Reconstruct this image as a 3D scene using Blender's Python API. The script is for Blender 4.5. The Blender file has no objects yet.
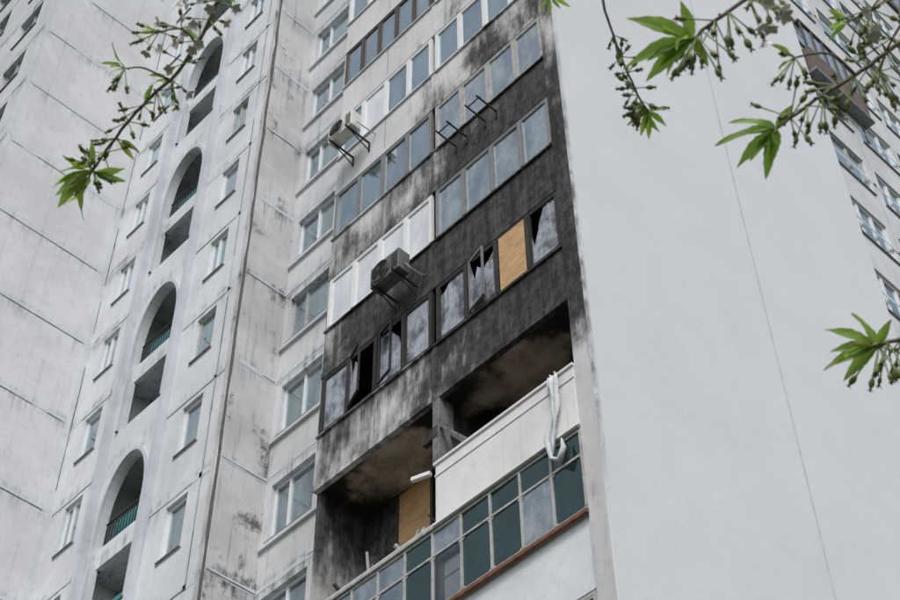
import bpy, math, random
from mathutils import Vector, Matrix
random.seed(7)
scene=bpy.context.scene
U=random.uniform

# ------------------------------------------------------------------ materials
class G:
    def __init__(s,name):
        s.m=bpy.data.materials.new(name); s.m.use_nodes=True
        s.t=s.m.node_tree; s.t.nodes.clear()
        s.out=s.n('ShaderNodeOutputMaterial')
        s.pos=s.n('ShaderNodeNewGeometry').outputs['Position']
        sx=s.n('ShaderNodeSeparateXYZ'); s.l(s.pos,sx.inputs[0])
        s.x,s.y,s.z=sx.outputs
    def n(s,t): return s.t.nodes.new(t)
    def l(s,a,b): s.t.links.new(a,b)
    def put(s,v,inp):
        if hasattr(v,'is_output'): s.l(v,inp)
        else:
            if isinstance(v,tuple) and len(v)==3 and inp.type=='RGBA': v=v+(1,)
            inp.default_value=v
    def math(s,op,a,b=0.0,clamp=False):
        n=s.n('ShaderNodeMath'); n.operation=op; n.use_clamp=clamp
        s.put(a,n.inputs[0]); s.put(b,n.inputs[1]); return n.outputs[0]
    def noise(s,scale,map=(1,1,1),detail=4,rough=.6,off=(0,0,0)):
        mp=s.n('ShaderNodeMapping'); s.l(s.pos,mp.inputs[0]); mp.inputs['Scale'].default_value=map; mp.inputs['Location'].default_value=off
        n=s.n('ShaderNodeTexNoise'); s.l(mp.outputs[0],n.inputs['Vector'])
        n.inputs['Scale'].default_value=scale; n.inputs['Detail'].default_value=detail; n.inputs['Roughness'].default_value=rough
        return n.outputs['Fac']
    def ss(s,v,a,b,lo=0.,hi=1.):
        n=s.n('ShaderNodeMapRange'); n.interpolation_type='SMOOTHSTEP'
        s.put(v,n.inputs[0]); n.inputs[1].default_value=a; n.inputs[2].default_value=b
        n.inputs[3].default_value=lo; n.inputs[4].default_value=hi; return n.outputs[0]
    def mix(s,f,a,b):
        n=s.n('ShaderNodeMix'); n.data_type='RGBA'
        s.put(f,n.inputs[0]); s.put(a,n.inputs[6]); s.put(b,n.inputs[7]); return n.outputs[2]
    def ramp(s,v,stops):
        n=s.n('ShaderNodeValToRGB'); s.put(v,n.inputs[0]); e=n.color_ramp.elements
        while len(e)<len(stops): e.new(0.5)
        for i,(p,c) in enumerate(stops):
            e[i].position=p; e[i].color=(c,c,c,1)
        return n.outputs[0]
    def bump(s,h,strength=.3,dist=.01):
        n=s.n('ShaderNodeBump'); s.l(h,n.inputs['Height']); n.inputs['Strength'].default_value=strength; n.inputs['Distance'].default_value=dist
        return n.outputs[0]
    def bsdf(s,col,rough=.8,bump=None,metal=0.,spec=.3):
        b=s.n('ShaderNodeBsdfPrincipled'); s.put(col,b.inputs['Base Color']); s.put(rough,b.inputs['Roughness'])
        b.inputs['Metallic'].default_value=metal; b.inputs['Specular IOR Level'].default_value=spec
        if bump is not None: s.l(bump,b.inputs['Normal'])
        s.l(b.outputs[0],s.out.inputs[0]); return b

def plaster(name,base,dark=(.12,.12,.118),streak=.4,mold=.5,mthr=.62,seam=.3,soot=None,bumpS=.35,var=.86,seamoff=22.9,xg=(-.50,.16)):
    g=G(name)
    n1=g.noise(.6,detail=3); n2=g.noise(4.5,detail=6,rough=.72)
    col=g.mix(g.ss(n1,.35,.65),base,tuple(c*var for c in base))
    warm=(base[0]*.70,base[1]*.695,base[2]*.685)
    col=g.mix(g.math('MULTIPLY',g.ss(n2,.5,.72),.5),col,warm)
    st=g.noise(2.6,map=(2.4,2.4,.14),detail=6,rough=.68)
    col=g.mix(g.math('MULTIPLY',g.ss(st,.52,.80),streak),col,dark)
    mo=g.noise(1.1,map=(1,1,.7),detail=9,rough=.76,off=(3,1,7))
    col=g.mix(g.math('MULTIPLY',g.ss(mo,mthr-.04,mthr+.08),mold),col,dark)
    if seam>0:
        fr=g.math('FRACT',g.math('DIVIDE',g.math('SUBTRACT',g.z,seamoff),2.8))
        near=g.math('ADD',g.ss(fr,.76,1.),g.ss(fr,.0,.09,1.,0.))
        q=g.math('ADD',g.math('MULTIPLY',st,.5),g.math('MULTIPLY',mo,.5))
        col=g.mix(g.math('MULTIPLY',g.math('MULTIPLY',near,g.ss(q,.47,.62)),seam,True),col,dark)
    if soot:
        v=g.math('DIVIDE',g.math('SUBTRACT',g.z,14.),22.)
        r=g.ramp(v,[((z-14)/22.,c) for z,c in soot])
        xx=g.ss(g.x,-6.,-.5,xg[0],xg[1])
        sn=g.noise(1.0,map=(1.1,1.1,.6),detail=7,rough=.68,off=(5,5,2))
        sn2=g.noise(3.4,map=(1.8,1.8,.16),detail=5,rough=.72)
        q=g.math('ADD',g.math('ADD',g.math('ADD',r,xx),g.math('MULTIPLY',g.math('SUBTRACT',sn,.5),2.3)),g.math('MULTIPLY',g.math('SUBTRACT',sn2,.5),1.2))
        f=g.ss(q,.10,.86,0.,.985)
        k2=g.math('ADD',g.math('MULTIPLY',n2,.5),g.math('MULTIPLY',sn2,.5))
        sc=g.mix(g.ss(k2,.42,.62),(.011,.011,.0115),(.078,.076,.075))
        col=g.mix(f,col,sc)
    h=g.noise(22,detail=4,rough=.75)
    g.bsdf(col,.88,g.bump(h,bumpS,.014))
    return g.m

def simple(name,col,rough=.6,metal=0.,var=.25,scale=6.,dirt=.3,spec=.4):
    g=G(name); n=g.noise(scale,detail=4,rough=.7)
    c=g.mix(g.ss(n,.35,.7),col,tuple(k*(1-var) for k in col))
    if dirt>0:
        d=g.noise(3.,map=(3,3,.4),detail=5,rough=.7,off=(4,4,4))
        c=g.mix(g.math('MULTIPLY',g.ss(d,.5,.72),dirt),c,(.07,.065,.06))
    g.bsdf(c,rough,None,metal,spec); return g.m

SOOT=[(14,.0),(17,.05),(18.5,.4),(19.95,.86),(21.2,1.02),(22.6,1.40),(24.0,1.22),(25.4,1.0),(26.8,.82),(28.3,.52),(30,.34),(32,.22),(35,.08)]
M={}
g=G('painted_end_wall')
c=g.mix(g.ss(g.noise(.3,detail=3),.3,.7),(.715,.74,.78),(.68,.705,.75))
c=g.mix(g.math('MULTIPLY',g.ss(g.noise(.9,map=(1,1,.3),detail=6,rough=.72),.5,.8),.22),c,(.56,.58,.62))
c=g.mix(g.math('MULTIPLY',g.ss(g.noise(11,detail=6,rough=.78),.58,.76),.25),c,(.48,.49,.51))
edge=g.math('MULTIPLY',g.ss(g.y,-.03,.09,.9,0.),g.math('MULTIPLY',g.ss(g.z,15.,18.),g.ss(g.z,24.,30.,1.,0.)))
c=g.mix(g.math('MULTIPLY',edge,g.ss(g.noise(3.,map=(1,1,.5),detail=5,rough=.7),.35,.65)),c,(.13,.13,.135))
h=g.math('ADD',g.noise(16,detail=5,rough=.75),g.math('MULTIPLY',g.noise(1.0,detail=2),3.))
g.bsdf(c,.85,g.bump(h,.35,.014)); M['endwall']=g.m
M['endseam']=simple('end_wall_joint',(.61,.63,.67),.85,0,.12,3,.08)
M['pil']=plaster('sooty_pilaster',(.60,.61,.63),streak=.4,mold=.4,mthr=.6,seam=.2,soot=[(14,-.4),(17,-.2),(18.4,.15),(19.3,.9),(22.6,1.25),(24.0,1.1),(25.4,.85),(26.8,.7),(28.3,.5),(30,.36),(32,.25),(35,.15)],xg=(0,.0))
M['f1']=plaster('loggia_plaster',(.67,.68,.70),streak=.4,mold=.45,mthr=.62,seam=0,soot=SOOT)
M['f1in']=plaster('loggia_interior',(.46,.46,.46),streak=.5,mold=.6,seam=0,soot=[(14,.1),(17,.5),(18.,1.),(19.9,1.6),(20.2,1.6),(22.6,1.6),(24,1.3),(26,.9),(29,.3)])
M['panel']=plaster('facade_panel',(.70,.72,.755),streak=.26,mold=.36,mthr=.64,seam=.7)
M['side']=plaster('side_panel',(.69,.705,.73),streak=.22,mold=.3,mthr=.66,seam=.5)
M['rib']=plaster('facade_rib',(.58,.62,.67),streak=.35,mold=.4,mthr=.63,seam=0)
M['grimy']=plaster('weathered_panel',(.64,.65,.67),streak=.65,mold=.9,mthr=.575,seam=.95,var=.78,dark=(.07,.069,.067))
M['recess']=plaster('recess_panel',(.65,.665,.69),streak=.35,mold=.5,mthr=.62,seam=.85)
M['whitepar']=plaster('white_parapet',(.80,.80,.81),streak=.3,mold=.22,mthr=.67,seam=0)
M['lowpar']=plaster('lower_parapet',(.74,.76,.79),streak=.2,mold=.25,mthr=.68,seam=0)
M['seamL']=plaster('joint_sealant',(.64,.68,.73),streak=.35,mold=.5,mthr=.6,seam=0,bumpS=.6)
M['seamD']=simple('joint_crack',(.15,.15,.152),.9,0,.5,9,.3)
M['soot']=simple('sooty_frame',(.030,.029,.028),.6,0,.5,12,.5)
M['sootbrown']=simple('scorched_frame',(.06,.05,.044),.75,0,.5,12,.6)
M['white']=simple('white_frame',(.80,.81,.82),.45,0,.08,8,.10)
M['greyf']=simple('grey_frame',(.26,.27,.28),.5,.2,.25,8,.4)
M['ashy']=simple('ash_covered_concrete',(.22,.22,.22),.9,0,.5,6,.9)
M['brownf']=simple('brown_frame',(.09,.07,.06),.6,0,.3,8,.3)
M['dirtyf']=simple('dirty_frame',(.48,.48,.47),.6,0,.3,8,.5)
M['rust']=simple('rusty_sill',(.24,.11,.07),.8,.1,.5,10,.5)
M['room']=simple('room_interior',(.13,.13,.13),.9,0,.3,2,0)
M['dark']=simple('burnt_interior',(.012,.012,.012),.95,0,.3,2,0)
M['curtain']=simple('curtain',(.74,.74,.73),.9,0,.12,3,.05)
M['greycur']=simple('grey_curtain',(.44,.47,.50),.9,0,.3,2,.15)
g=G('white_pane_painted_reflections'); n=g.noise(1.6,map=(1,1,.5),detail=4,off=(1,3,8)); c=g.mix(g.ss(n,.35,.65),(.80,.83,.86),(.60,.65,.69)); g.bsdf(c,.10,None,0,.7); M['whitepane']=g.m  # opaque white pane; uneven grey-blue reflections are painted into its colour by noise
M['teal']=simple('teal_panel',(.06,.28,.29),.6,0,.3,5,.2)
g=G('plywood'); w=g.noise(3.,map=(1,1,9),detail=4)
c=g.mix(g.ss(w,.3,.7),(.62,.40,.21),(.48,.30,.155)); c=g.mix(g.math('MULTIPLY',g.ss(g.noise(3,detail=6,rough=.7),.48,.7),.55),c,(.25,.155,.085)); g.bsdf(c,.75); M['ply']=g.m
M['metal']=simple('dark_metal',(.05,.05,.052),.55,.5,.3,10,.2)
M['acbody']=simple('ac_casing',(.66,.66,.64),.5,0,.12,4,.4)
M['acsoot']=simple('sooty_ac_casing',(.15,.15,.15),.6,0,.5,5,.8)
M['acdark']=simple('ac_fan',(.03,.03,.032),.6,0,.2,5,.2)
M['cloth']=simple('torn_fabric',(.66,.69,.71),.9,0,.2,5,.3)
M['roof']=simple('roofing',(.12,.12,.12),.9)
M['brownbal']=simple('brown_cladding',(.17,.13,.11),.7,0,.3,4,.4)

def glassmat(name,tint,refl=1.0,dirt=.15,rough=.02,gcol=(.76,.92,1.),dcol=(.48,.53,.57)):
    g=G(name)
    tr=g.n('ShaderNodeBsdfTransparent'); tr.inputs[0].default_value=tint+(1,)
    gl=g.n('ShaderNodeBsdfGlossy'); gl.inputs[0].default_value=gcol+(1,); gl.inputs['Roughness'].default_value=rough
    df=g.n('ShaderNodeBsdfDiffuse'); df.inputs[0].default_value=dcol+(1,)
    fr=g.n('ShaderNodeFresnel'); fr.inputs[0].default_value=1.55
    f=g.math('ADD',g.math('MULTIPLY',fr.outputs[0],2.9*refl),.08*refl,True)
    m1=g.n('ShaderNodeMixShader'); g.l(f,m1.inputs[0]); g.l(tr.outputs[0],m1.inputs[1]); g.l(gl.outputs[0],m1.inputs[2])
    m2=g.n('ShaderNodeMixShader'); dn=g.ss(g.noise(1.8,map=(1,1,.5),detail=5,rough=.7),.35,.75,dirt*.4,dirt*2.4)
    g.l(dn,m2.inputs[0]); g.l(m1.outputs[0],m2.inputs[1]); g.l(df.outputs[0],m2.inputs[2])
    g.l(m2.outputs[0],g.out.inputs[0]); return g.m
M['glass']=glassmat('window_glass',(.76,.90,.92),1.0,.12)
M['glassC']=glassmat('clean_glass',(.94,.97,.97),.35,.03)
M['glassD']=glassmat('dusty_glass',(.55,.58,.60),1.0,.28,.12)
M['glassT']=glassmat('green_tinted_glass',(.12,.32,.28),.5,.06,.02,(.66,.90,.86),(.14,.24,.23))
g=G('sooty_glass'); n=g.noise(1.9,map=(1,1,.7),detail=6,rough=.66,off=(2,0,5)); n2=g.noise(14,map=(1,1,.5),detail=4)
c=g.mix(g.ss(n,.42,.64),(.40,.44,.50),(.035,.035,.037)); c=g.mix(g.math('MULTIPLY',g.ss(n2,.45,.7),.45),c,(.09,.09,.10)); g.bsdf(c,.16,g.bump(n2,.25,.015),0,.9); M['film']=g.m
g=G('scorched_ceiling')
xm=g.math('ABSOLUTE',g.math('SUBTRACT',g.math('FRACT',g.math('DIVIDE',g.math('ADD',g.x,6.02),3.0)),.5))
ym=g.math('ABSOLUTE',g.math('SUBTRACT',g.y,.60))
n=g.noise(1.5,detail=7,rough=.68)
d=g.math('ADD',g.math('ADD',g.math('MULTIPLY',xm,1.35),g.math('MULTIPLY',ym,.62)),g.math('MULTIPLY',g.math('SUBTRACT',n,.5),1.3))
c=g.mix(g.ss(g.noise(2.5,detail=4),.35,.65),(.56,.45,.36),(.34,.26,.205))
c=g.mix(g.ss(d,.28,.68),c,(.020,.018,.017)); g.bsdf(c,.9,g.bump(g.noise(14,detail=4),.4,.01)); M['ceil']=g.m

# ------------------------------------------------------------------ mesh builder
class MB:
    def __init__(s): s.v=[];s.f=[];s.mi=[];s.mats=[]
    def m(s,k):
        if k not in s.mats: s.mats.append(k)
        return s.mats.index(k)
    def poly(s,k,pts):
        b=len(s.v); s.v+= [tuple(p) for p in pts]; s.f.append(list(range(b,b+len(pts)))); s.mi.append(s.m(k))
    def box(s,k,x0,x1,y0,y1,z0,z1,T=None):
        c=[(x0,y0,z0),(x1,y0,z0),(x1,y1,z0),(x0,y1,z0),(x0,y0,z1),(x1,y0,z1),(x1,y1,z1),(x0,y1,z1)]
        if T: c=[T(*p) for p in c]
        b=len(s.v); s.v+=c
        for f in ((0,3,2,1),(4,5,6,7),(0,1,5,4),(1,2,6,5),(2,3,7,6),(3,0,4,7)):
            s.f.append([b+i for i in f]); s.mi.append(s.m(k))
    def bar(s,k,p,q,w,h=None):
        h=h or w; p=Vector(p);q=Vector(q);d=(q-p).normalized()
        up=Vector((0,0,1)) if abs(d.z)<.9 else Vector((0,1,0))
        a=d.cross(up).normalized()*w/2; b_=a.cross(d).normalized()*h/2
        c=[p-a-b_,p+a-b_,p+a+b_,p-a+b_,q-a-b_,q+a-b_,q+a+b_,q-a+b_]
        b=len(s.v); s.v+=[tuple(t) for t in c]
        for f in ((0,3,2,1),(4,5,6,7),(0,1,5,4),(1,2,6,5),(2,3,7,6),(3,0,4,7)):
            s.f.append([b+i for i in f]); s.mi.append(s.m(k))
    def grid(s,k,rows):
        b=len(s.v); nr=len(rows);nc=len(rows[0])
        for r in rows: s.v+=[tuple(p) for p in r]
        for i in range(nr-1):
            for j in range(nc-1):
                s.f.append([b+i*nc+j,b+i*nc+j+1,b+(i+1)*nc+j+1,b+(i+1)*nc+j]); s.mi.append(s.m(k))
    def tube(s,k,pts,rad,n=7):
        rows=[];prev=None
        for i,p in enumerate(pts):
            p=Vector(p); a=Vector(pts[max(i-1,0)]);c=Vector(pts[min(i+1,len(pts)-1)])
            d=(c-a).normalized()
            if prev is None: prev=d.orthogonal().normalized()
            e=(prev-d*prev.dot(d)).normalized(); prev=e; f=d.cross(e)
            r=rad[i] if isinstance(rad,(list,tuple)) else rad
            rows.append([p+(e*math.cos(t)+f*math.sin(t))*r for t in [2*math.pi*j/n for j in range(n+1)]])
        s.grid(k,rows)
    def make(s,name,parent=None,smooth=False,bevel=0):
        me=bpy.data.meshes.new(name); me.from_pydata(s.v,[],s.f)
        for k in s.mats: me.materials.append(M[k])
        me.polygons.foreach_set('material_index',s.mi)
        if smooth: me.polygons.foreach_set('use_smooth',[True]*len(me.polygons))
        me.update()
        o=bpy.data.objects.new(name,me); scene.collection.objects.link(o)
        if parent: o.parent=parent
        if bevel:
            b=o.modifiers.new('bevel','BEVEL'); b.width=bevel; b.segments=2; b.limit_method='ANGLE'
        return o
def empty(name,loc=(0,0,0)):
    o=bpy.data.objects.new(name,None); o.location=loc; scene.collection.objects.link(o); return o

def TY(y0): return lambda u,w,v:(u,y0-w,v)      # facade facing -Y  (u=x, w=outward)
def TX(x0): return lambda u,w,v:(x0+w,u,v)      # facade facing +X  (u=y)

def facade(mb,k,T,u0,u1,v0,v1,ops,reveal=.22,rk=None):
    us=sorted({u0,u1,*[o[0] for o in ops],*[o[1] for o in ops]})
    for a,b in zip(us[:-1],us[1:]):
        m=(a+b)/2
        col=sorted([(o[2],o[3]) for o in ops if o[0]<m<o[1]])
        z=v0
        for s0,s1 in col+[(v1,v1)]:
            if s0>z: mb.poly(k,[T(a,0,z),T(b,0,z),T(b,0,s0),T(a,0,s0)])
            z=s1
    rk=rk or k
    for a,b,c,d in ops:
        r=-reveal
        mb.poly(rk,[T(a,0,c),T(b,0,c),T(b,r,c),T(a,r,c)]); mb.poly(rk,[T(a,0,d),T(b,0,d),T(b,r,d),T(a,r,d)])
        mb.poly(rk,[T(a,0,c),T(a,0,d),T(a,r,d),T(a,r,c)]); mb.poly(rk,[T(b,0,c),T(b,0,d),T(b,r,d),T(b,r,c)])

def curtain(mb,k,T,u0,u1,v0,v1,w,amp=.03,n=None):
    n=n or max(8,int((u1-u0)*28)); ph=U(0,6);fr=U(28,48)
    top=[T(u0+(u1-u0)*i/n,w+amp*math.sin(fr*(u1-u0)*i/n+ph),v1) for i in range(n+1)]
    bot=[T(u0+(u1-u0)*i/n,w+1.3*amp*math.sin(fr*(u1-u0)*i/n+ph+.5),v0) for i in range(n+1)]
    mb.grid(k,[top,bot])

def window(mb,T,u0,u1,v0,v1,depth=.12,fk='white',gk='glass',mull=(.5,),fw=.06,cur=None,room='room',transom=None,rd=.9,sill=True):
    a=-depth-.05;b=-depth
    mb.box(fk,u0,u1,a,b,v0,v0+fw,T); mb.box(fk,u0,u1,a,b,v1-fw,v1,T)
    mb.box(fk,u0,u0+fw,a,b,v0+fw,v1-fw,T); mb.box(fk,u1-fw,u1,a,b,v0+fw,v1-fw,T)
    for m in mull:
        c=u0+(u1-u0)*m; mb.box(fk,c-fw*.6,c+fw*.6,a-.002,b+.004,v0+fw,v1-fw,T)
    if transom:
        c=v0+(v1-v0)*transom; mb.box(fk,u0+fw,u1-fw,a,b-.004,c-fw*.5,c+fw*.5,T)
    t=U(-.006,.006)
    mb.poly(gk,[T(u0+.02,a+.02+t,v0+.02),T(u1-.02,a+.02-t,v0+.02),T(u1-.02,a+.02+t*.5,v1-.02),T(u0+.02,a+.02,v1-.02)])
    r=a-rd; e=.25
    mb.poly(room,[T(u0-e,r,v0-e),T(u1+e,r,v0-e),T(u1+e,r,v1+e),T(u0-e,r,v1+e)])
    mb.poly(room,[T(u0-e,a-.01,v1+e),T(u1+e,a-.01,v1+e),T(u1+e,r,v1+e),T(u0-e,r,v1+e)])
    if cur=='full': curtain(mb,random.choice(['curtain','greycur']),T,u0+.02,u1-.02,v0,v1,a-.12)
    elif cur=='half': curtain(mb,'curtain',T,u0+.02,u0+(u1-u0)*U(.35,.6),v0,v1,a-.12)
    if sill: mb.box('greyf',u0-.03,u1+.03,-depth,.05,v0-.03,v0-.004,T)

def seam(mb,T,p,q,w=.1,k='seamL',lift=.005,step=.35):
    p=Vector(p);q=Vector(q);L=(q-p).length;n=max(2,int(L/step));d=(q-p)/L;o=Vector((-d.y,d.x))
    A=[];B=[]
    for i in range(n+1):
        c=p+d*L*i/n+o*U(-.1,.1)*w
        A.append(T(*(lambda t:(t.x,lift,t.y))(c+o*w/2*U(.6,1.35)))); B.append(T(*(lambda t:(t.x,lift,t.y))(c-o*w/2*U(.6,1.35))))
    mb.grid(k,[A,B])
def crack(mb,T,p,q,w=.016):
    p=Vector(p);q=Vector(q);L=(q-p).length; s=0
    while s<L-.25:
        e=min(L,s+U(.3,1.6))
        if U(0,1)<.72 and e-s>.2: seam(mb,T,tuple(p+(q-p)*s/L),tuple(p+(q-p)*e/L),w*U(.6,1.3),'seamD',.009,.2)
        s=e

S=lambda k:24.01-2.8*k
FL=lambda k:22.9-2.8*k
KS=list(range(-9,9))
TOP=51.3
bld=empty('apartment_building')

# ------------------------------------------------------------------ right end wall
mb=MB()
mb.box('endwall',.004,.30,-.028,10.56,0,TOP)
mb.make('end_wall',bld)
mb=MB(); seam(mb,TX(.30),(5.25,0),(5.25,TOP),.06,'endseam',.002,1.2); mb.make('end_wall_joint',bld)
mb=MB(); mb.box('pil',-.035,.27,-.045,-.032,0,TOP); mb.make('end_wall_edge',bld)

# ------------------------------------------------------------------ loggia block
mb=MB(); T=TY(0)
X0=-6.1
for k in KS:
    s=S(k)
    mb.box('f1' if k!=1 else 'ceil',X0+.1,-.04,.09,1.15,s-1.30,s-1.13)
    if k==2:
        mb.box('f1',X0+.0,-3.0,.0,.088,s-1.31,s-1.10)
        continue
    km='lowpar' if k>=3 else 'f1'
    mb.box(km,X0,-.04,.0,.085,s-1.31,s-.04)
    mb.box(km,X0-.01,-.036,-.045,.10,s-.038,s+.0)
    mb.box(km,X0-.005,-.038,-.022,.0-.001,s-1.31,s-1.16)
    mb.box(km,-3.10,-2.98,-.02,-.001,s-1.158,s-.04)
    if k!=3:
        for xx in (-4.55,-1.5): mb.box('seamD',xx-.005,xx+.005,-.003,-.0005,s-1.158,s-.04)
for k in KS:
    s=S(k); im='f1in' if -1<=k<=3 else 'f1'
    mb.box(im,-3.11,-2.99,.09,1.15,s-1.129,s+1.488)
    mb.box(im,X0,X0+.098,.09,1.15,s-1.31,s+1.489)
    mb.poly(im,[(X0+.1,1.148,s-1.12),(-.04,1.148,s-1.12),(-.04,1.148,s+1.5),(X0+.1,1.148,s+1.5)])
for k in KS:
    if k!=2: mb.box('f1',X0,X0+.05,.0,.088,S(k)+.0015,S(k)+1.488)
mb.make('loggia_structure',bld)

mb=MB()
def pane(a,b,z0,z1,y,bite=None):
    if bite is None:
        mb.poly('film',[(a,y,z0),(b,y+.006,z0),(b,y,z1),(a,y-.004,z1)]); return
    cx,cz,r=bite
    n=12; top=[];bot=[]
    for i in range(n+1):
        f=i/n; x=a+(b-a)*f
        h=1-max(0,(r-abs(f-cx)))/max(r,.01)*cz*U(.8,1.15)
        top.append((x,y+U(-.006,.01),z0+(z1-z0)*max(.04,min(1,h)))); bot.append((x,y,z0))
    mb.grid('film',[top,bot])
def lglaze(x0,x1,k,n,fk,curs,gk='glass'):
    s=S(k)+.002; t=s+1.486
    mb.box(fk,x0,x1,-.012,.048,s,s+.055); mb.box(fk,x0,x1,-.012,.048,t-.06,t)
    w=(x1-x0)/n
    for i in range(n+1):
        c=x0+w*i; a=.035 if 0<i<n else .04
        c=min(max(c,x0+a),x1-a); mb.box(fk,c-a,c+a,-.026,.046,s+.056,t-.061)
    for i in range(n):
        a=x0+w*i+.035;b=x0+w*(i+1)-.035
        f2=.03; g2=.006
        a+=g2;b-=g2
        mb.box(fk,a,a+f2,-.008,.036,s+.06,t-.066);mb.box(fk,b-f2,b,-.008,.036,s+.06,t-.066)
        mb.box(fk,a+f2,b-f2,-.008,.036,s+.06,s+.092);mb.box(fk,a+f2,b-f2,-.008,.036,t-.098,t-.066)
        a-=g2;b+=g2
        c=curs[i%len(curs)]; y=.018; j=U(-.006,.006)
        if c=='open': continue
        if c=='ply':
            mb.poly('ply',[(a+.03,-.012,s+.07),(b-.03,-.012,s+.07),(b-.03,-.012,t-.07),(a+.03,-.012,t-.07)]); continue
        if isinstance(c,tuple) or c is None:
            pane(a+f2,b-f2,s+.09,t-.095,y,c); continue
        if c=='film':
            mb.poly('whitepane',[(a+.01,y+j,s+.06),(b-.01,y-j,s+.06),(b-.01,y-j,t-.065),(a+.01,y+j*.4,t-.065)]); continue
        mb.poly(gk,[(a+.01,y+j,s+.06),(b-.01,y-j,s+.06),(b-.01,y-j,t-.065),(a+.01,y+j*.4,t-.065)])
        if c=='cur': curtain(mb,'curtain',T,a-.02,b+.02,s,t,-.09,.022)
        if c=='grey': curtain(mb,'greycur',T,a-.02,b+.02,s,t,-.11,.02)
        if c=='half': curtain(mb,'curtain',T,a-.02,(a+b)/2,s,t,-.10,.02)
L0,L1,R0,R1=-6.045,-3.10,-2.985,-.045
for k in KS:
    if k in (2,3): continue
    if k==1:
        lglaze(L0,L1,k,4,'soot',[None,'open',(1.,.45,.6),None])
        lglaze(R0,R1,k,4,'soot',[(0.,.2,.4),(.1,.5,1.0),'ply',(.1,.6,.4)])
    elif k==0:
        lglaze(L0,L1,k,4,'white',['film','film','film','film'])
        lglaze(R0,R1,k,4,'greyf',['grey','grey','half','grey'],'glassD')
    elif k==-1:
        lglaze(L0,L1,k,4,'greyf',['grey','cur','grey','cur'])
        lglaze(R0,R1,k,4,'dirtyf',['cur','grey','half','grey'],'glassD')
    elif k==-2:
        lglaze(L0,L1,k,4,'white',['cur','film','half','cur']); lglaze(R0,R1,k,4,'white',['cur','grey','cur','cur'])
    elif k==-3:
        lglaze(L0,L1,k,5,'brownf',['grey','no','half','grey','cur']); lglaze(R0,R1,k,4,'white',['grey','cur','no','grey'])
    else:
        fk=random.choice(['white','greyf','white']); c=[random.choice(['cur','grey','half','no','cur']) for _ in range(4)]
        lglaze(L0,L1,k,4,fk,c); lglaze(R0,R1,k,4,random.choice(['white','dirtyf']),c[::-1])
def sash(xh,w,z0,z1,ang,fk,gl=None):
    ca,sa=math.cos(ang),math.sin(ang)
    def TT(u,v_,z): return (xh+u*ca,-.04-u*sa+v_,z)
    f=.04
    mb.box(fk,0,w,-.02,.02,z0,z0+f,TT);mb.box(fk,0,w,-.02,.02,z1-f,z1,TT)
    mb.box(fk,0,f,-.02,.02,z0+f,z1-f,TT);mb.box(fk,w-f,w,-.02,.02,z0+f,z1-f,TT)
    if gl: mb.poly(gl,[TT(f,0,z0+f),TT(w-f,0,z0+f),TT(w-f,0,z0+(z1-z0)*.55),TT(w*.6,0,z0+(z1-z0)*.7),TT(w*.4,0,z0+(z1-z0)*.5),TT(f,0,z1-f)])
s=S(1)
sash(-5.25,.5,s+.1,s+1.4,.35,'sootbrown','film'); sash(-4.45,.42,s+.1,s+1.4,.2,'soot'); sash(-2.15,.45,s+.12,s+1.38,.22,'greyf','film')
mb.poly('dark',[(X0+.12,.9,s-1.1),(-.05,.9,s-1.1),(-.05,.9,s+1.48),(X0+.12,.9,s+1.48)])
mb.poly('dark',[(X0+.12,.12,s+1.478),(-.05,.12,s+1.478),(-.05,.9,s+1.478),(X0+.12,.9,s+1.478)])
mb.make('loggia_glazing',bld)

# lower glazed balcony (k=3)
mb=MB(); s=S(3); t=S(2)-1.30; n=10; x0,x1=-6.08,-.03; w=(x1-x0)/n; mid=t-.50
for z in (s+.02,mid,t-.04): mb.box('dirtyf',x0,x1,-.06,-.015,z-.022,z+.018)
mb.box('dirtyf',x0-.02,x1,-.10,.02,t-.012,t+.05)
for i in range(n+1):
    c=min(max(x0+w*i,x0+.02),x1-.02); mb.box('dirtyf',c-.018,c+.018,-.066,-.012,s+.045,t-.066)
styles=['glassD','glassT','glassD','glass','glassT','glassC','glassT','glassT','glassD','glassT']
for i in range(n):
    a=x0+w*i+.02;b=x0+w*(i+1)-.02
    j=U(-.01,.01)
    mb.poly(styles[i],[(a,-.04+j,s+.03),(b,-.04-j,s+.03),(b,-.04,mid),(a,-.04,mid)])
    st=random.choice(['glassD','glassT','glassD'])
    mb.poly(st,[(a,-.04,mid),(b,-.04,mid),(b,-.04-j,t-.05),(a,-.04+j,t-.05)])
    for (cx,sg) in ((a,1),(b,-1)):
        for (cz,sz) in ((mid-.03,-1),(s+.045,1)):
            mb.poly('dirtyf',[(cx,-.05,cz),(cx+sg*.06,-.05,cz),(cx,-.05,cz+sz*.06)])
    if styles[i]=='glassD': curtain(mb,'curtain',T,a,b,s,mid,-.06,.01)
    if st=='glassD': curtain(mb,'greycur',T,a,b,mid,t-.05,-.06,.01)
mb.box('rust',X0-.02,-.03,-.10,-.048,s-.085,s-.02)
mb.box('white',-3.1,-2.55,.12,.60,15.75,16.55)
mb.box('greyf',-3.09,-2.56,.11,.119,16.25,16.27)
mb.make('lower_balcony_glazing',bld)

mb=MB(); s=S(2)
mb.box('whitepar',-2.97,-.04,-.07,.07,s-1.26,s-.06)
mb.box('whitepar',-3.0,-.03,-.10,.09,s-.058,s)
mb.box('whitepar',-2.98,-.035,-.085,-.071,s-.30,s-.26)
mb.box('whitepar',-2.99,-.03,-.12,.0,s-1.30,s-1.262)
mb.make('white_parapet_wall',bld,bevel=.008)

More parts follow.
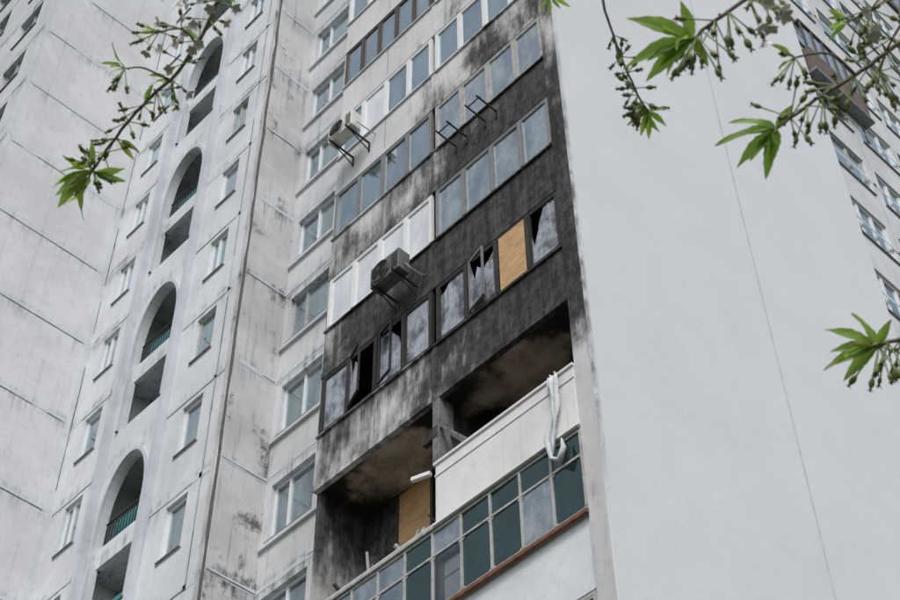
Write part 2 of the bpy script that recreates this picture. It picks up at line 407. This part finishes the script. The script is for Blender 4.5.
mb=MB()
mb.box('ply',-5.12,-4.3,1.10,1.14,18.42,19.86)
for x in (-5.14,-4.29): mb.box('sootbrown',x-.03,x+.03,1.08,1.145,17.2,19.88)
mb.box('dark',-4.2,-3.4,1.13,1.146,17.3,19.5)
mb.box('dark',-2.4,-.8,1.12,1.145,17.9,19.6)
mb.box('f1in',-3.32,-2.98,-.02,.08,19.05,19.3)
mb.bar('ashy',(-3.05,.0,19.4),(-2.3,.02,18.5),.04); mb.bar('ashy',(-2.97,.25,19.3),(-2.35,.1,18.45),.05)
mb.box('ashy',-3.09,-2.93,-.015,.3,18.5,19.93)
mb.bar('white',(-3.45,-.12,18.35),(-3.1,-.05,18.3),.07)
for i in range(22):
    x=U(-5.9,-3.2); mb.bar(random.choice(['sootbrown','dirtyf']),(x,U(.05,.9),17.35),(x+U(-.3,.3),U(.1,.9),17.35+U(.1,.5)),U(.02,.06))
mb.make('burnt_interior_parts',bld)

# ------------------------------------------------------------------ recessed strip + return wall
mb=MB(); T=TY(1.15); wb=MB()
ops=[(-8.94,-7.62,S(k),S(k)+1.46) for k in KS]
facade(mb,'recess',T,-9.13,X0,0,TOP,ops,.15)
for k in KS:
    window(wb,T,-8.94,-7.62,S(k)+.001,S(k)+1.459,.10,'white' if U(0,1)<.85 else 'dirtyf','glass',(.36,) if k%2 else (.5,),.055,random.choice(['full','half','half','full','half']))
    seam(mb,T,(-9.12,FL(k)),(X0-.01,FL(k)),.12); crack(mb,T,(-9.12,FL(k)+.02),(X0-.01,FL(k)+.02))
    mb.box('recess',-9.1,X0-.01,-.02,.07,S(k)-.16,S(k)-.07,T)
T=TX(-9.13)
facade(mb,'grimy',T,0,1.15,0,TOP,[])
for k in KS:
    seam(mb,T,(.01,FL(k)),(1.14,FL(k)),.13); crack(mb,T,(.01,FL(k)-.03),(1.14,FL(k)-.02),.022)
seam(mb,T,(.07,0),(.07,TOP),.09,'grimy',.006)
mb.make('recess_walls',bld); wb.make('recess_windows',bld)

# ------------------------------------------------------------------ arched facade
mb=MB(); wb=MB(); T=TY(0); XA,XB=-15.8,-9.13
ops=[]
for k in KS:
    z=S(k)+.0
    ops+=[(-10.83,-10.13,z,z+1.4),(-15.18,-14.48,z,z+1.4)]
arch=[]
A0,A1=-13.45,-11.85
for j in range(-4,5):
    z0=26.6+5.6*j; z1=z0+4.4
    if z0<1 or z1>TOP: continue
    arch.append((A0,A1,z0,z1))
facade(mb,'panel',T,XA,XB,0,TOP,ops+arch,.18)
for (a,b,c,d) in ops:
    window(wb,T,a,b,c+.001,d-.001,.08,'white' if U(0,1)<.85 else 'dirtyf','glass',(.42,) if U(0,1)<.6 else (),.07,random.choice(['full','half',None,'half']))
    mb.box('dirtyf',a-.06,b+.06,.0,.02,c-.06,c-.035,T)
for (a,b,z0,z1) in arch:
    n=20; hgt=1.55; cx=(a+b)/2; r=(b-a)/2; pts=[]
    for i in range(n+1):
        th=math.pi*i/n; pts.append((cx-r*math.cos(th),z1-hgt+hgt*math.sin(th)*.985))
    for (p,q) in zip(pts[:-1],pts[1:]):
        mb.poly('panel',[T(p[0],.0,p[1]),T(q[0],.0,q[1]),T(q[0],.0,z1),T(p[0],.0,z1)])
        mb.poly('panel',[T(p[0],.0,p[1]),T(q[0],.0,q[1]),T(q[0],-.2,q[1]),T(p[0],-.2,p[1])])
    outer=[(cx+(p[0]-cx)*1.10,p[1]+.08) for p in pts]
    rim=[(a,z0)]+pts+[(b,z0)]; ro=[(a-.085,z0)]+outer+[(b+.085,z0)]
    for i in range(len(rim)-1):
        p,q,P,Q=rim[i],rim[i+1],ro[i],ro[i+1]
        mb.poly('rib',[T(p[0],.06,p[1]),T(q[0],.06,q[1]),T(Q[0],.06,Q[1]),T(P[0],.06,P[1])])
        mb.poly('rib',[T(P[0],.06,P[1]),T(Q[0],.06,Q[1]),T(Q[0],0,Q[1]),T(P[0],0,P[1])])
        mb.poly('rib',[T(p[0],.06,p[1]),T(q[0],.06,q[1]),T(q[0],0,q[1]),T(p[0],0,p[1])])
    e=.35; d=1.0
    mb.poly('side',[T(a-e,-d,z0-1),T(b+e,-d,z0-1),T(b+e,-d,z1+.2),T(a-e,-d,z1+.2)])
    mb.poly('side',[T(a-e,-.19,z0-1),T(a-e,-d,z0-1),T(a-e,-d,z1+.2),T(a-e,-.19,z1+.2)])
    mb.poly('side',[T(b+e,-.19,z0-1),T(b+e,-d,z0-1),T(b+e,-d,z1+.2),T(b+e,-.19,z1+.2)])
    mb.poly('side',[T(a-e,-.19,z1+.15),T(b+e,-.19,z1+.15),T(b+e,-d,z1+.15),T(a-e,-d,z1+.15)])
    f1=z0-.9+2.8
    mb.box('panel',a-e+.01,b+e-.01,-d+.01,-.26,f1-.16,f1,T)
    mb.box('panel',a+.004,b-.004,-.25,-.13,f1-.2,f1+.36,T)
    mb.box('panel',a-e,b+e,-.3,-.202,z0-.9,z0-.25,T)
    for zf,zb in ((f1+.36,f1+1.02),(z0-.25,z0+.3)):
        mb.box('metal',a,b,-.20,-.165,zb,zb+.035,T)
        for i in range(15):
            x=a+.05+(b-a-.1)*i/14; mb.box('metal',x-.009,x+.009,-.19,-.172,zf+.001,zb-.001,T)
    mb.box('teal',a+.02,b-.1,-.40,-.36,f1+.1,f1+1.2,T)
    mb.box('teal',a+.02,b-.3,-.45,-.41,z0-.9,z0+.85,T)
    mb.box('teal',a+.02,a+.06,-.95,-.46,f1+.1,f1+1.4,T)
    for zf in (z0-.95,f1):
        mb.box('room',b-.75,b-.05,-d+.012,-d+.03,zf+.1,zf+2.1,T)
        mb.box('white',b-.8,b-.74,-d+.012,-d+.05,zf+.1,zf+2.15,T); mb.box('white',b-.06,b-.0,-d+.012,-d+.05,zf+.1,zf+2.15,T)
for x in (-11.52,-13.76):
    mb.box('rib',x-.07,x+.07,.001,.18,0,TOP,T)
for k in KS:
    for (p,q) in ((XA+.05,-13.86),(-11.43,XB-.25)):
        seam(mb,T,(p,FL(k)-.1),(q,FL(k)-.1),.14); crack(mb,T,(p,FL(k)-.15),(q,FL(k)-.15),.022)
for x in (-9.75,-14.15): seam(mb,T,(x,0),(x,TOP),.09); crack(mb,T,(x+.03,0),(x+.03,TOP),.018)
seam(mb,T,(-9.2,0),(-9.2,TOP),.12,'seamD',.012,.6)
mb.box('grimy',-9.33,-9.28,.002,.07,0,TOP,T)
mb.make('arched_facade',bld); wb.make('arched_facade_windows',bld)

# ------------------------------------------------------------------ left projecting block
mb=MB(); wb=MB(); T=TX(-15.8)
facade(mb,'side',T,-3.9,0,0,TOP,[])
for k in KS:
    z=FL(k)
    seam(mb,T,(-3.7,z),(-.2,z),.15); crack(mb,T,(-3.7,z-.07),(-.25,z-.07),.022)
seam(mb,T,(-.12,0),(-.12,TOP),.12); seam(mb,T,(-3.8,0),(-3.8,TOP),.12,'seamL')
crack(mb,T,(-.04,0),(-.04,TOP),.02)
T=TY(-3.9)
ops=[]
for k in KS:
    ops+=[(-17.9,-16.6,S(k),S(k)+1.4),(-21.2,-19.4,S(k)-.0,S(k)+1.5)]
facade(mb,'recess',T,-22,-15.8,0,TOP,ops,.2)
for (a,b,c,d) in ops: window(wb,T,a,b,c+.001,d-.001,.12,'dirtyf','glass',(.5,),.055,random.choice(['full','half',None]))
for k in KS: seam(mb,T,(-21.9,FL(k)),(-15.82,FL(k)),.14); crack(mb,T,(-21.9,FL(k)-.05),(-15.82,FL(k)-.05),.02)
mb.make('projecting_block',bld); wb.make('projecting_block_windows',bld)

# ------------------------------------------------------------------ right rear wing
mb=MB(); wb=MB(); T=TX(.15)
ops=[]
for k in range(-9,9):
    zt=29.45-2.8*k; c=zt-1.5
    if c<.5 or zt>TOP: continue
    for y in (10.66,12.9,14.95,17.2,19.3,21.6,23.8,26.0):
        ops.append((y,y+1.75,c,zt))
facade(mb,'side',T,10.56,28,0,TOP,ops,.2)
for (a,b,c,d) in ops: window(wb,T,a,b,c+.001,d-.001,.06,random.choice(['white','white','white','dirtyf']),'glass',(.33,.66) if U(0,1)<.5 else (.6,),.08,random.choice(['half','full',None,None]))
for k in KS:
    seam(mb,T,(10.6,FL(k)+.1),(27.9,FL(k)+.1),.12); crack(mb,T,(10.6,FL(k)+.03),(27.9,FL(k)+.03),.02)
for y in (12.65,14.8,17.08,19.1): seam(mb,T,(y,0),(y,TOP),.08)
mb.box('brownbal',10.75,13.3,.003,.28,37.45,38.55,T); mb.box('greyf',10.72,13.33,.002,.33,37.33,37.44,T)
mb.box('brownf',10.75,13.3,.1,.26,39.9,40.0,T)
for i in range(6): y=10.78+i*.496; mb.box('brownf',y,y+.05,.2,.26,38.56,39.89,T)
mb.poly('glass',[T(10.76,.22,38.56),T(13.29,.22,38.56),T(13.29,.22,39.89),T(10.76,.22,39.89)])
mb.make('rear_wing',bld); wb.make('rear_wing_windows',bld)

mb=MB()
mb.poly('side',[(-22,10.56,0),(0,10.56,0),(0,10.56,TOP),(-22,10.56,TOP)])
mb.poly('side',[(-22,-3.9,0),(-22,10.56,0),(-22,10.56,TOP),(-22,-3.9,TOP)])
mb.poly('side',[(-12,28,0),(.15,28,0),(.15,28,TOP),(-12,28,TOP)]); mb.poly('side',[(-12,10.57,0),(-12,28,0),(-12,28,TOP),(-12,10.57,TOP)])
mb.box('roof',-22.1,-15.75,-4.0,10.6,TOP,TOP+.4); mb.box('roof',-15.75,-9.1,-.1,10.6,TOP,TOP+.4)
mb.box('roof',-9.1,-6.15,1.05,10.6,TOP,TOP+.4); mb.box('roof',-6.15,.35,-.1,10.6,TOP,TOP+.4); mb.box('roof',-12.1,.25,10.6,28.1,TOP,TOP+.4)
mb.make('rear_walls_and_roof',bld)

# ------------------------------------------------------------------ air conditioners
def ac(name,x,y,z,body='acbody'):
    e=empty(name,(x,y,z))
    b=MB(); b.box(body,-.38,.38,-.14,.14,-.27,.27); b.make('casing',e,bevel=.02)
    b=MB(); cx=-.10; yy=-.143
    n=28
    ring=lambda r,y_:[(cx+r*math.cos(2*math.pi*i/n),y_,r*math.sin(2*math.pi*i/n)) for i in range(n+1)]
    b.grid('acdark',[ring(.001,yy),ring(.225,yy)])
    for r in (.05,.09,.13,.17,.21,.232): b.tube(body if r>.23 else 'metal',[(p[0],yy-.018,p[2]) for p in ring(r,0)],.005 if r<.23 else .012,6)
    for i in range(8):
        t=math.pi*i/4; b.bar('metal',(cx+.04*math.cos(t),yy-.02,.04*math.sin(t)),(cx+.228*math.cos(t),yy-.02,.228*math.sin(t)),.008)
    for i in range(3):
        t=2*math.pi*i/3
        b.poly('greyf',[(cx+.04*math.cos(t),yy-.004,.04*math.sin(t)),(cx+.2*math.cos(t-.3),yy-.010,.2*math.sin(t-.3)),(cx+.21*math.cos(t+.45),yy-.003,.21*math.sin(t+.45))])
    for i in range(7): b.box('metal',.19,.35,yy-.006,yy-.001,-.2+.06*i,-.185+.06*i)
    b.make('fan_grille',e)
    b=MB()
    wy=-y-.01
    for xx in (-.26,.26):
        b.bar('metal',(xx,-.2,-.29),(xx,wy,-.29),.035); b.bar('metal',(xx,wy-.0,-.29),(xx,wy,-.60),.035); b.bar('metal',(xx,-.1,-.30),(xx,wy,-.56),.02)
    b.tube('dirtyf',[(.40,.0,-.1),(.45,.1,-.2),(.46,wy-.1,-.2),(.43,wy,-.1)],.014)
    b.make('mounting',e)
    return e
ac('air_conditioner',-5.3,-.50,29.45)
ac('air_conditioner',-3.74,-.45,23.40,'acsoot')
for i,x in enumerate((-2.42,-1.62)):
    b=MB()
    for xx in (-.0,.30):
        b.bar('metal',(xx,-.48,0),(xx,0.06,0),.03); b.bar('metal',(xx,.04,.02),(xx,.04,-.22),.03)
    b.bar('metal',(-.02,-.40,.02),(.32,-.40,.02),.02)
    o=b.make('wall_bracket'); o.location=(x,-.07,26.35)

b=MB(); rows=[]
for i in range(22):
    f=i/21; z=18.42-1.55*f; w=.12+.07*math.sin(f*5+1)+.03*math.sin(f*17); cx=-.42+.06*math.sin(f*4.2)
    rows.append([(cx+w*(j/8-.5)+U(-.012,.012),-.17+.035*math.sin(j*1.5+f*6)+(.05 if f<.05 else 0),z+U(-.02,.02)-.1*abs(j-4)/4*f) for j in range(9)])
b.grid('cloth',rows)
b.tube('cloth',[(-.44,-.17,17.5),(-.54,-.2,17.1),(-.5,-.18,16.75),(-.36,-.17,16.62),(-.27,-.17,16.8),(-.3,-.16,17.0)],[.03,.05,.03,.055,.045,.015],7)
b.make('hanging_cloth',smooth=True)

# ------------------------------------------------------------------ ground
g=G('grass_ground'); c=g.mix(g.ss(g.noise(.5,detail=6,rough=.7),.4,.6),(.05,.075,.03),(.10,.09,.06)); g.bsdf(c,.95,g.bump(g.noise(20,detail=4),.6,.05)); M['grass']=g.m
M['asphalt']=simple('asphalt',(.055,.055,.057),.9,0,.2,2,.2)
M['kerb']=simple('kerb_concrete',(.33,.33,.32),.9)
b=MB(); b.poly('grass',[(-400,-400,0),(400,-400,0),(400,400,0),(-400,400,0)]); b.make('ground')
b=MB(); b.poly('asphalt',[(-60,-9,.004),(60,-9,.004),(60,-4.6,.004),(-60,-4.6,.004)]); b.make('footpath')
b=MB(); b.box('kerb',-60,60,-9.15,-9.0,-.05,.12); b.make('kerb')

# ------------------------------------------------------------------ cherry tree (boughs reach over the viewer)
g=G('bark'); c=g.mix(g.ss(g.noise(60,map=(1,1,.4),detail=5),.35,.65),(.10,.08,.065),(.22,.19,.16)); g.bsdf(c,.85,g.bump(g.noise(90,detail=3),.6,.004)); M['bark']=g.m
def leafmat(name,c1,c2,tc):
    g=G(name); c=g.mix(g.ss(g.noise(25,detail=2),.35,.65),c1,c2)
    b=g.bsdf(c,.42,None,0,.4)
    t=g.n('ShaderNodeBsdfTranslucent'); g.put(tc,t.inputs[0])
    m=g.n('ShaderNodeMixShader'); m.inputs[0].default_value=.5; g.l(b.outputs[0],m.inputs[1]); g.l(t.outputs[0],m.inputs[2]); g.l(m.outputs[0],g.out.inputs[0]); return g.m
M['leaf']=leafmat('young_leaf',(.20,.33,.05),(.10,.22,.035),(.42,.62,.10)); M['leafb']=leafmat('bronze_leaf',(.24,.27,.07),(.15,.17,.05),(.45,.48,.10))
M['bud']=simple('flower_calyx',(.21,.24,.08),.6,0,.5,120,0); M['stalk']=simple('flower_stalk',(.24,.31,.09),.6,0,.3,60,0)
M['petal']=simple('petal',(.80,.78,.76),.6,0,.05,50,0)
tree=empty('cherry_tree',(0,0,0))
O=Vector((10.08-.9396,-12.41+.915,1.6+1.5098))
e1=Vector((.6896,.7241,-.0096)); e2=Vector((.5511,-.5161,.6558)); e3=Vector((-.4698,.4575,.7549))
def Q(r,u,f): return O+e1*r/100+e2*u/100+e3*f/100
fol=MB(); wood=MB()
def leaf(p,d,nrm,L,W,k='leaf',droop=.3):
    d=d.normalized(); side=d.cross(nrm).normalized(); nrm=side.cross(d).normalized()
    n=11; A=[];C=[];B=[];A2=[];B2=[]; c=Vector(p); dd=d.copy(); ph=U(0,6)
    for i in range(n+1):
        f=i/n; w=W*.5*(math.sin(math.pi*min(1,f**.8))**.8)*(1-.25*f)+.0005
        if i%2: w*=.88
        wv=nrm*(.07*W*math.sin(f*9+ph))
        A.append(c+side*w+nrm*w*.4+wv); A2.append(c+side*w*.5+nrm*w*.3); C.append(c.copy()); B2.append(c-side*w*.5+nrm*w*.3); B.append(c-side*w+nrm*w*.4-wv)
        dd=(dd-nrm*droop/n+Vector((0,0,-.02))).normalized(); c=c+dd*L/n
    fol.grid(k,[A,A2,C,B2,B])
def rnd(): return Vector((U(-1,1),U(-1,1),U(-1,1)))
def leafcluster(p,d,n,L,spread=.8):
    d=d.normalized()
    for i in range(n):
        dd=(d+rnd()*spread).normalized(); l=L*U(.5,1.15)
        wood.tube('stalk',[p,p+dd*.006,p+dd*.012],[.0014,.0012,.001],5)
        leaf(p+dd*.01,dd,(rnd()*.8-e3*.6+Vector((0,0,.3))),l,l*U(.24,.34),'leaf' if U(0,1)<.8 else 'leafb',U(.1,.9))
def buds(p,d,n,L=.028,flower=0.):
    for i in range(n):
        dd=(d*.6+rnd()*.8+Vector((0,0,-.3))).normalized(); l=L*U(.6,1.2)
        a=p+dd*l*.5+Vector((0,0,-.002)); q=p+dd*l+Vector((0,0,-.005))
        wood.tube('stalk',[p,a,q],[.0011,.0009,.0012],5)
        ax=(q-a).normalized(); s_=.013*U(.7,1.15)
        wood.tube('bud',[q,q+ax*s_*.2,q+ax*s_*.5,q+ax*s_*.8,q+ax*s_*1.05],[.0014,s_*.24,s_*.31,s_*.25,s_*.06],8)
        t=q+ax*s_
        if U(0,1)<flower:
            for j in range(5):
                o_=ax.orthogonal().normalized(); o_.rotate(Matrix.Rotation(2*math.pi*j/5+U(-.1,.1),3,ax))
                leaf(t,(o_+ax*.5),ax,.014,.012,'petal',-.2)
        else:
            for j in range(4):
                o_=ax.orthogonal().normalized(); o_.rotate(Matrix.Rotation(2*math.pi*j/4,3,ax))
                leaf(t-ax*.001,(o_*.8+ax),ax,.007,.003,'bud',.2)
def smoothpath(pts,sub=4):
    out=[]
    P=[pts[0]]+pts+[pts[-1]]
    for i in range(1,len(P)-2):
        for j in range(sub):
            t=j/sub; a,b_,c,d=P[i-1],P[i],P[i+1],P[i+2]
            out.append(.5*((2*b_)+(c-a)*t+(2*a-5*b_+4*c-d)*t*t+(3*b_-a-3*c+d)*t**3))
    out.append(pts[-1]); return out
def twig(pts,r0,r1):
    p=smoothpath([Q(*q) for q in pts]); n=len(p)
    p=[v+rnd()*r0*.25 for v in p]
    wood.tube('bark',p,[r0+(r1-r0)*i/(n-1) for i in range(n)],8)
    for i in range(1,n-1):
        if U(0,1)<.5: wood.tube('bark',[p[i],p[i]+rnd()*r0*1.2],[r0*.8,r0*.4],6)
    return p
# upper-left twig
A=twig([(-36,72,80),(-37.3,63.9,80),(-40.5,55.1,80),(-43.5,48,80),(-48.3,40.5,80),(-53.3,35.9,80),(-58.3,30.2,80),(-62.2,24.9,80),(-63.6,22.7,80)],.0042,.0022)
A2=twig([(-45,45.5,80),(-47.5,48,79),(-51.5,47.4,79)],.0025,.0015)
leafcluster(A[-1],-e1*.6-e2*.35,12,.075,.85); leafcluster(A[-3],-e1+e2*.1,5,.05,.8); leafcluster(A[-1],e1*.7-e2*.4,3,.055,.5)
leafcluster(A2[-1],-e1+e2*.4,4,.04); leafcluster(Q(-57.5,41,79),-e1,5,.04)
twig([(-50,39,80),(-54,41,79),(-57.5,41,79)],.002,.0013)
for i in range(7,len(A)-1,2): buds(A[i],-e1*.3+rnd()*.4,5,.034,.4 if i<19 else .0)
for i in range(9,len(A)-2,4): leafcluster(A[i],rnd(),3,.036)
buds(A2[-1],-e1,7,.034,.5); buds(A2[4],e2,6,.034,.4); buds(Q(-57.5,41,79),-e1-e2,6,.034,0); buds(A[-2],e1-e2,6,.032,0)
# upper middle twig
B=twig([(24,66,60),(24.4,59.4,60),(25.2,49.5,60),(26.9,43.7,60),(28.7,38.8,60),(31,33.8,60),(32.8,31,60)],.0026,.0015)
for (dv,l,wd) in ((-e1*.9-e2*.3,.042,.013),(e1*.7-e2*.5,.038,.012),(-e2,.045,.013),(-e1*.6+e2*.4,.032,.011),(e1*.8+e2*.3,.03,.01),(-e1*.4-e2*.9,.042,.013)):
    leaf(B[-1],dv-e3*U(-.2,.3),-e3*.7+e2*.6+rnd()*.3,l,wd,'leaf',U(.2,.6))
leafcluster(B[-1],-e2*.7-e1*.1,3,.03,.9)
for i in (12,15,17,19,20,21,22,23): buds(B[i],rnd()*.6-e1*.2,5,.024,0)
leafcluster(Q(16.5,50.5,60),-e2*.4,6,.03); twig([(18,60,60),(17.4,55,60),(16.5,50.5,60)],.002,.0012)
# right twigs
Cc=twig([(50,52,-10),(42.2,43.4,-10),(38.6,38.6,-10),(35.2,35.9,-10),(31.9,33.7,-10),(29.2,31.4,-10)],.0038,.002)
for (dv,l,wd) in ((-e1*1-e2*.15,.092,.024),(-e1*.9+e2*.45,.085,.024),(-e1*.8-e2*.55,.075,.023),(-e1*.35-e2*.2,.05,.018),(-e1*.2+e2*.9,.05,.017),(e1*.3-e2*.5,.04,.014),(-e1*.9-e2*.3,.06,.018)):
    leaf(Cc[-1],dv-e3*U(-.2,.3),-e3*.7+e2*.6+rnd()*.3,l,wd,'leaf',U(.2,.6))
leafcluster(Cc[-1],-e1*.6,4,.055,.8)
for i in (14,16,18): buds(Cc[i],-e2,5,.042,.0)
buds(Cc[-2],-e2,5,.05,0); buds(Cc[11],e1-e2*.5,5,.04,.7); buds(Cc[9],-e2,4,.036,.6)
D=twig([(76,45,10),(67.9,40,10),(60.6,34.9,10),(55.9,31.3,10),(51.7,28.6,10),(47.7,26,10),(43.6,22.8,10)],.0038,.002)
for (dv,l,wd) in ((-e1*1-e2*.05,.085,.022),(-e1*.8-e2*.6,.075,.021),(-e1*.35-e2*.95,.07,.02),(-e1*.9+e2*.4,.065,.018),(-e1*.1-e2*.7,.05,.016),(e1*.3+e2*.6,.04,.013)):
    leaf(D[-1],dv-e3*U(-.2,.3),-e3*.7+e2*.6+rnd()*.3,l,wd,'leaf',U(.2,.6))
leafcluster(D[-1],-e1*.6-e2*.3,5,.05,.8)
for i in (8,10,12,14,16,18,20,22): buds(D[i],rnd()*.7,5,.04,.0)
twig([(54,30,10),(50,32.5,8),(45.5,32,8)],.0022,.0014); buds(Q(45.5,32,8),-e1,6,.034,0); leafcluster(Q(45.5,32,8),-e1,4,.03)
F=twig([(84,52,30),(74.4,48.1,30),(65.6,44.5,30),(58.5,40.8,30)],.0034,.0018)
for i in (4,6,8,10,11): buds(F[i],rnd()*.7,7,.042,.15)
leafcluster(F[-1],-e1,5,.035); twig([(70,46,30),(64,38,28),(62,33,28)],.0024,.0013); buds(Q(62,33,28),-e2,8,.04,0); buds(Q(64,38,28),-e2,7,.04,.0)
Eb=twig([(84,-1,0),(67.2,-3.8,0),(60.2,-4.8,0),(56.4,-5.1,0),(54,-6,0)],.0038,.0024)
for (dv,l,wd) in ((-e1-e2*.2,.075,.021),(-e1*.8+e2*.5,.07,.02),(-e1*.7-e2*.6,.06,.018),(-e1*.3+e2*.9,.055,.017),(e1*.3+e2*.8,.04,.014),(-e1+e2*.15,.06,.018)):
    leaf(Eb[-1],dv-e3*U(-.2,.3),-e3*.7+e2*.6+rnd()*.3,l,wd,'leaf',U(.2,.6))
leafcluster(Eb[-1],-e1*1.1+e2*.1,5,.05,.7)
for i in (8,9,11,13,15): buds(Eb[i],-e2,6,.042,0)
def limb(pts,rs):
    p=smoothpath([Vector(q) for q in pts],5); n=len(p); m=len(rs)-1
    rr=[rs[min(int(i/(n-1)*m),m-1)]*(1-((i/(n-1)*m)-min(int(i/(n-1)*m),m-1)))+rs[min(int(i/(n-1)*m),m-1)+1]*((i/(n-1)*m)-min(int(i/(n-1)*m),m-1)) for i in range(n)]
    wood.tube('bark',p,rr,14)
J=Q(150,-10,60)
limb([(11.4,-9.9,-.1),(11.3,-9.95,.8),(11.1,-10.0,1.8),tuple(J)],[.15,.12,.10,.075])
limb([tuple(J),tuple(Q(118,50,60)),tuple(Q(92,82,60)),tuple(Q(54,90,60)),tuple(Q(8,89,62)),tuple(Q(-36,72,80))],[.07,.05,.04,.03,.02,.004])
limb([tuple(J),tuple(Q(120,15,20)),tuple(Q(95,2,5)),tuple(Q(84,-1,0))],[.05,.03,.012,.0038])
limb([tuple(Q(118,50,60)),tuple(Q(95,50,30)),tuple(Q(76,45,10))],[.03,.015,.0038])
limb([tuple(Q(118,50,60)),tuple(Q(98,58,42)),tuple(Q(84,52,30))],[.03,.015,.0034])
limb([tuple(Q(92,82,60)),tuple(Q(70,68,20)),tuple(Q(50,52,-10))],[.03,.015,.0038])
limb([tuple(Q(54,90,60)),tuple(Q(34,78,60)),tuple(Q(24,66,60))],[.02,.01,.0026])
limb([tuple(Q(34,78,60)),tuple(Q(22,70,60)),tuple(Q(18,60,60))],[.008,.005,.002])
limb([tuple(J),(11.6,-10.6,4.6),(12.6,-11.0,6.2)],[.075,.05,.015]); limb([tuple(J),(10.3,-9.0,4.3),(11.2,-8.2,6.3)],[.06,.04,.01])
for i in range(60):
    base=random.choice([Vector((12.2,-10.8,5.6)),Vector((11.8,-11.0,5.0)),Vector((11.5,-8.6,5.8))])
    p=base+rnd()*.7; limb([tuple(base),tuple((base+p)/2+rnd()*.1),tuple(p)],[.01,.006,.003])
    leafcluster(p,rnd(),6,.05,.9); buds(p,rnd(),4)
wood.make('branches',tree,smooth=True); fol.make('leaves',tree,smooth=True)

# ------------------------------------------------------------------ light
w=bpy.data.worlds.new("World"); scene.world=w; w.use_nodes=True; nt=w.node_tree; nt.nodes.clear()
sky=nt.nodes.new('ShaderNodeTexSky'); sky.sky_type='NISHITA'; sky.sun_disc=False
EL=math.radians(48)
sd=Vector((math.cos(EL)*math.cos(math.radians(-46)),math.cos(EL)*math.sin(math.radians(-46)),math.sin(EL)))
sky.sun_elevation=EL; sky.sun_rotation=math.atan2(sd.x,sd.y); sky.air_density=1.0; sky.dust_density=3.0
hs=nt.nodes.new('ShaderNodeHueSaturation'); hs.inputs['Saturation'].default_value=.42
bg=nt.nodes.new('ShaderNodeBackground'); bg.inputs[1].default_value=.15; wo=nt.nodes.new('ShaderNodeOutputWorld')
nt.links.new(sky.outputs[0],hs.inputs['Color']); nt.links.new(hs.outputs[0],bg.inputs[0]); nt.links.new(bg.outputs[0],wo.inputs[0])
ld=bpy.data.lights.new('sun','SUN'); ld.energy=1.5; ld.angle=math.radians(18); ld.color=(1,.975,.95)
lo=bpy.data.objects.new('sun',ld); scene.collection.objects.link(lo); lo.rotation_euler=sd.to_track_quat('Z','Y').to_euler()

# ------------------------------------------------------------------ camera
cd=bpy.data.cameras.new('camera'); cam=bpy.data.objects.new('camera',cd); scene.collection.objects.link(cam); scene.camera=cam
cd.sensor_width=36; cd.lens=63.08; cd.clip_end=1500; cd.clip_start=.05
back=Vector((.4698,-.4575,-.7549)).normalized(); rt=Vector((.6896,.7241,-.0096)); rt=(rt-back*rt.dot(back)).normalized(); up=back.cross(rt)
m=Matrix(((rt.x,up.x,back.x,10.08),(rt.y,up.y,back.y,-12.41),(rt.z,up.z,back.z,1.6),(0,0,0,1)))
cam.matrix_world=m
cd.dof.use_dof=True; cd.dof.focus_distance=27; cd.dof.aperture_fstop=22
scene.view_settings.view_transform='Standard'; scene.view_settings.look='None'; scene.view_settings.exposure=0
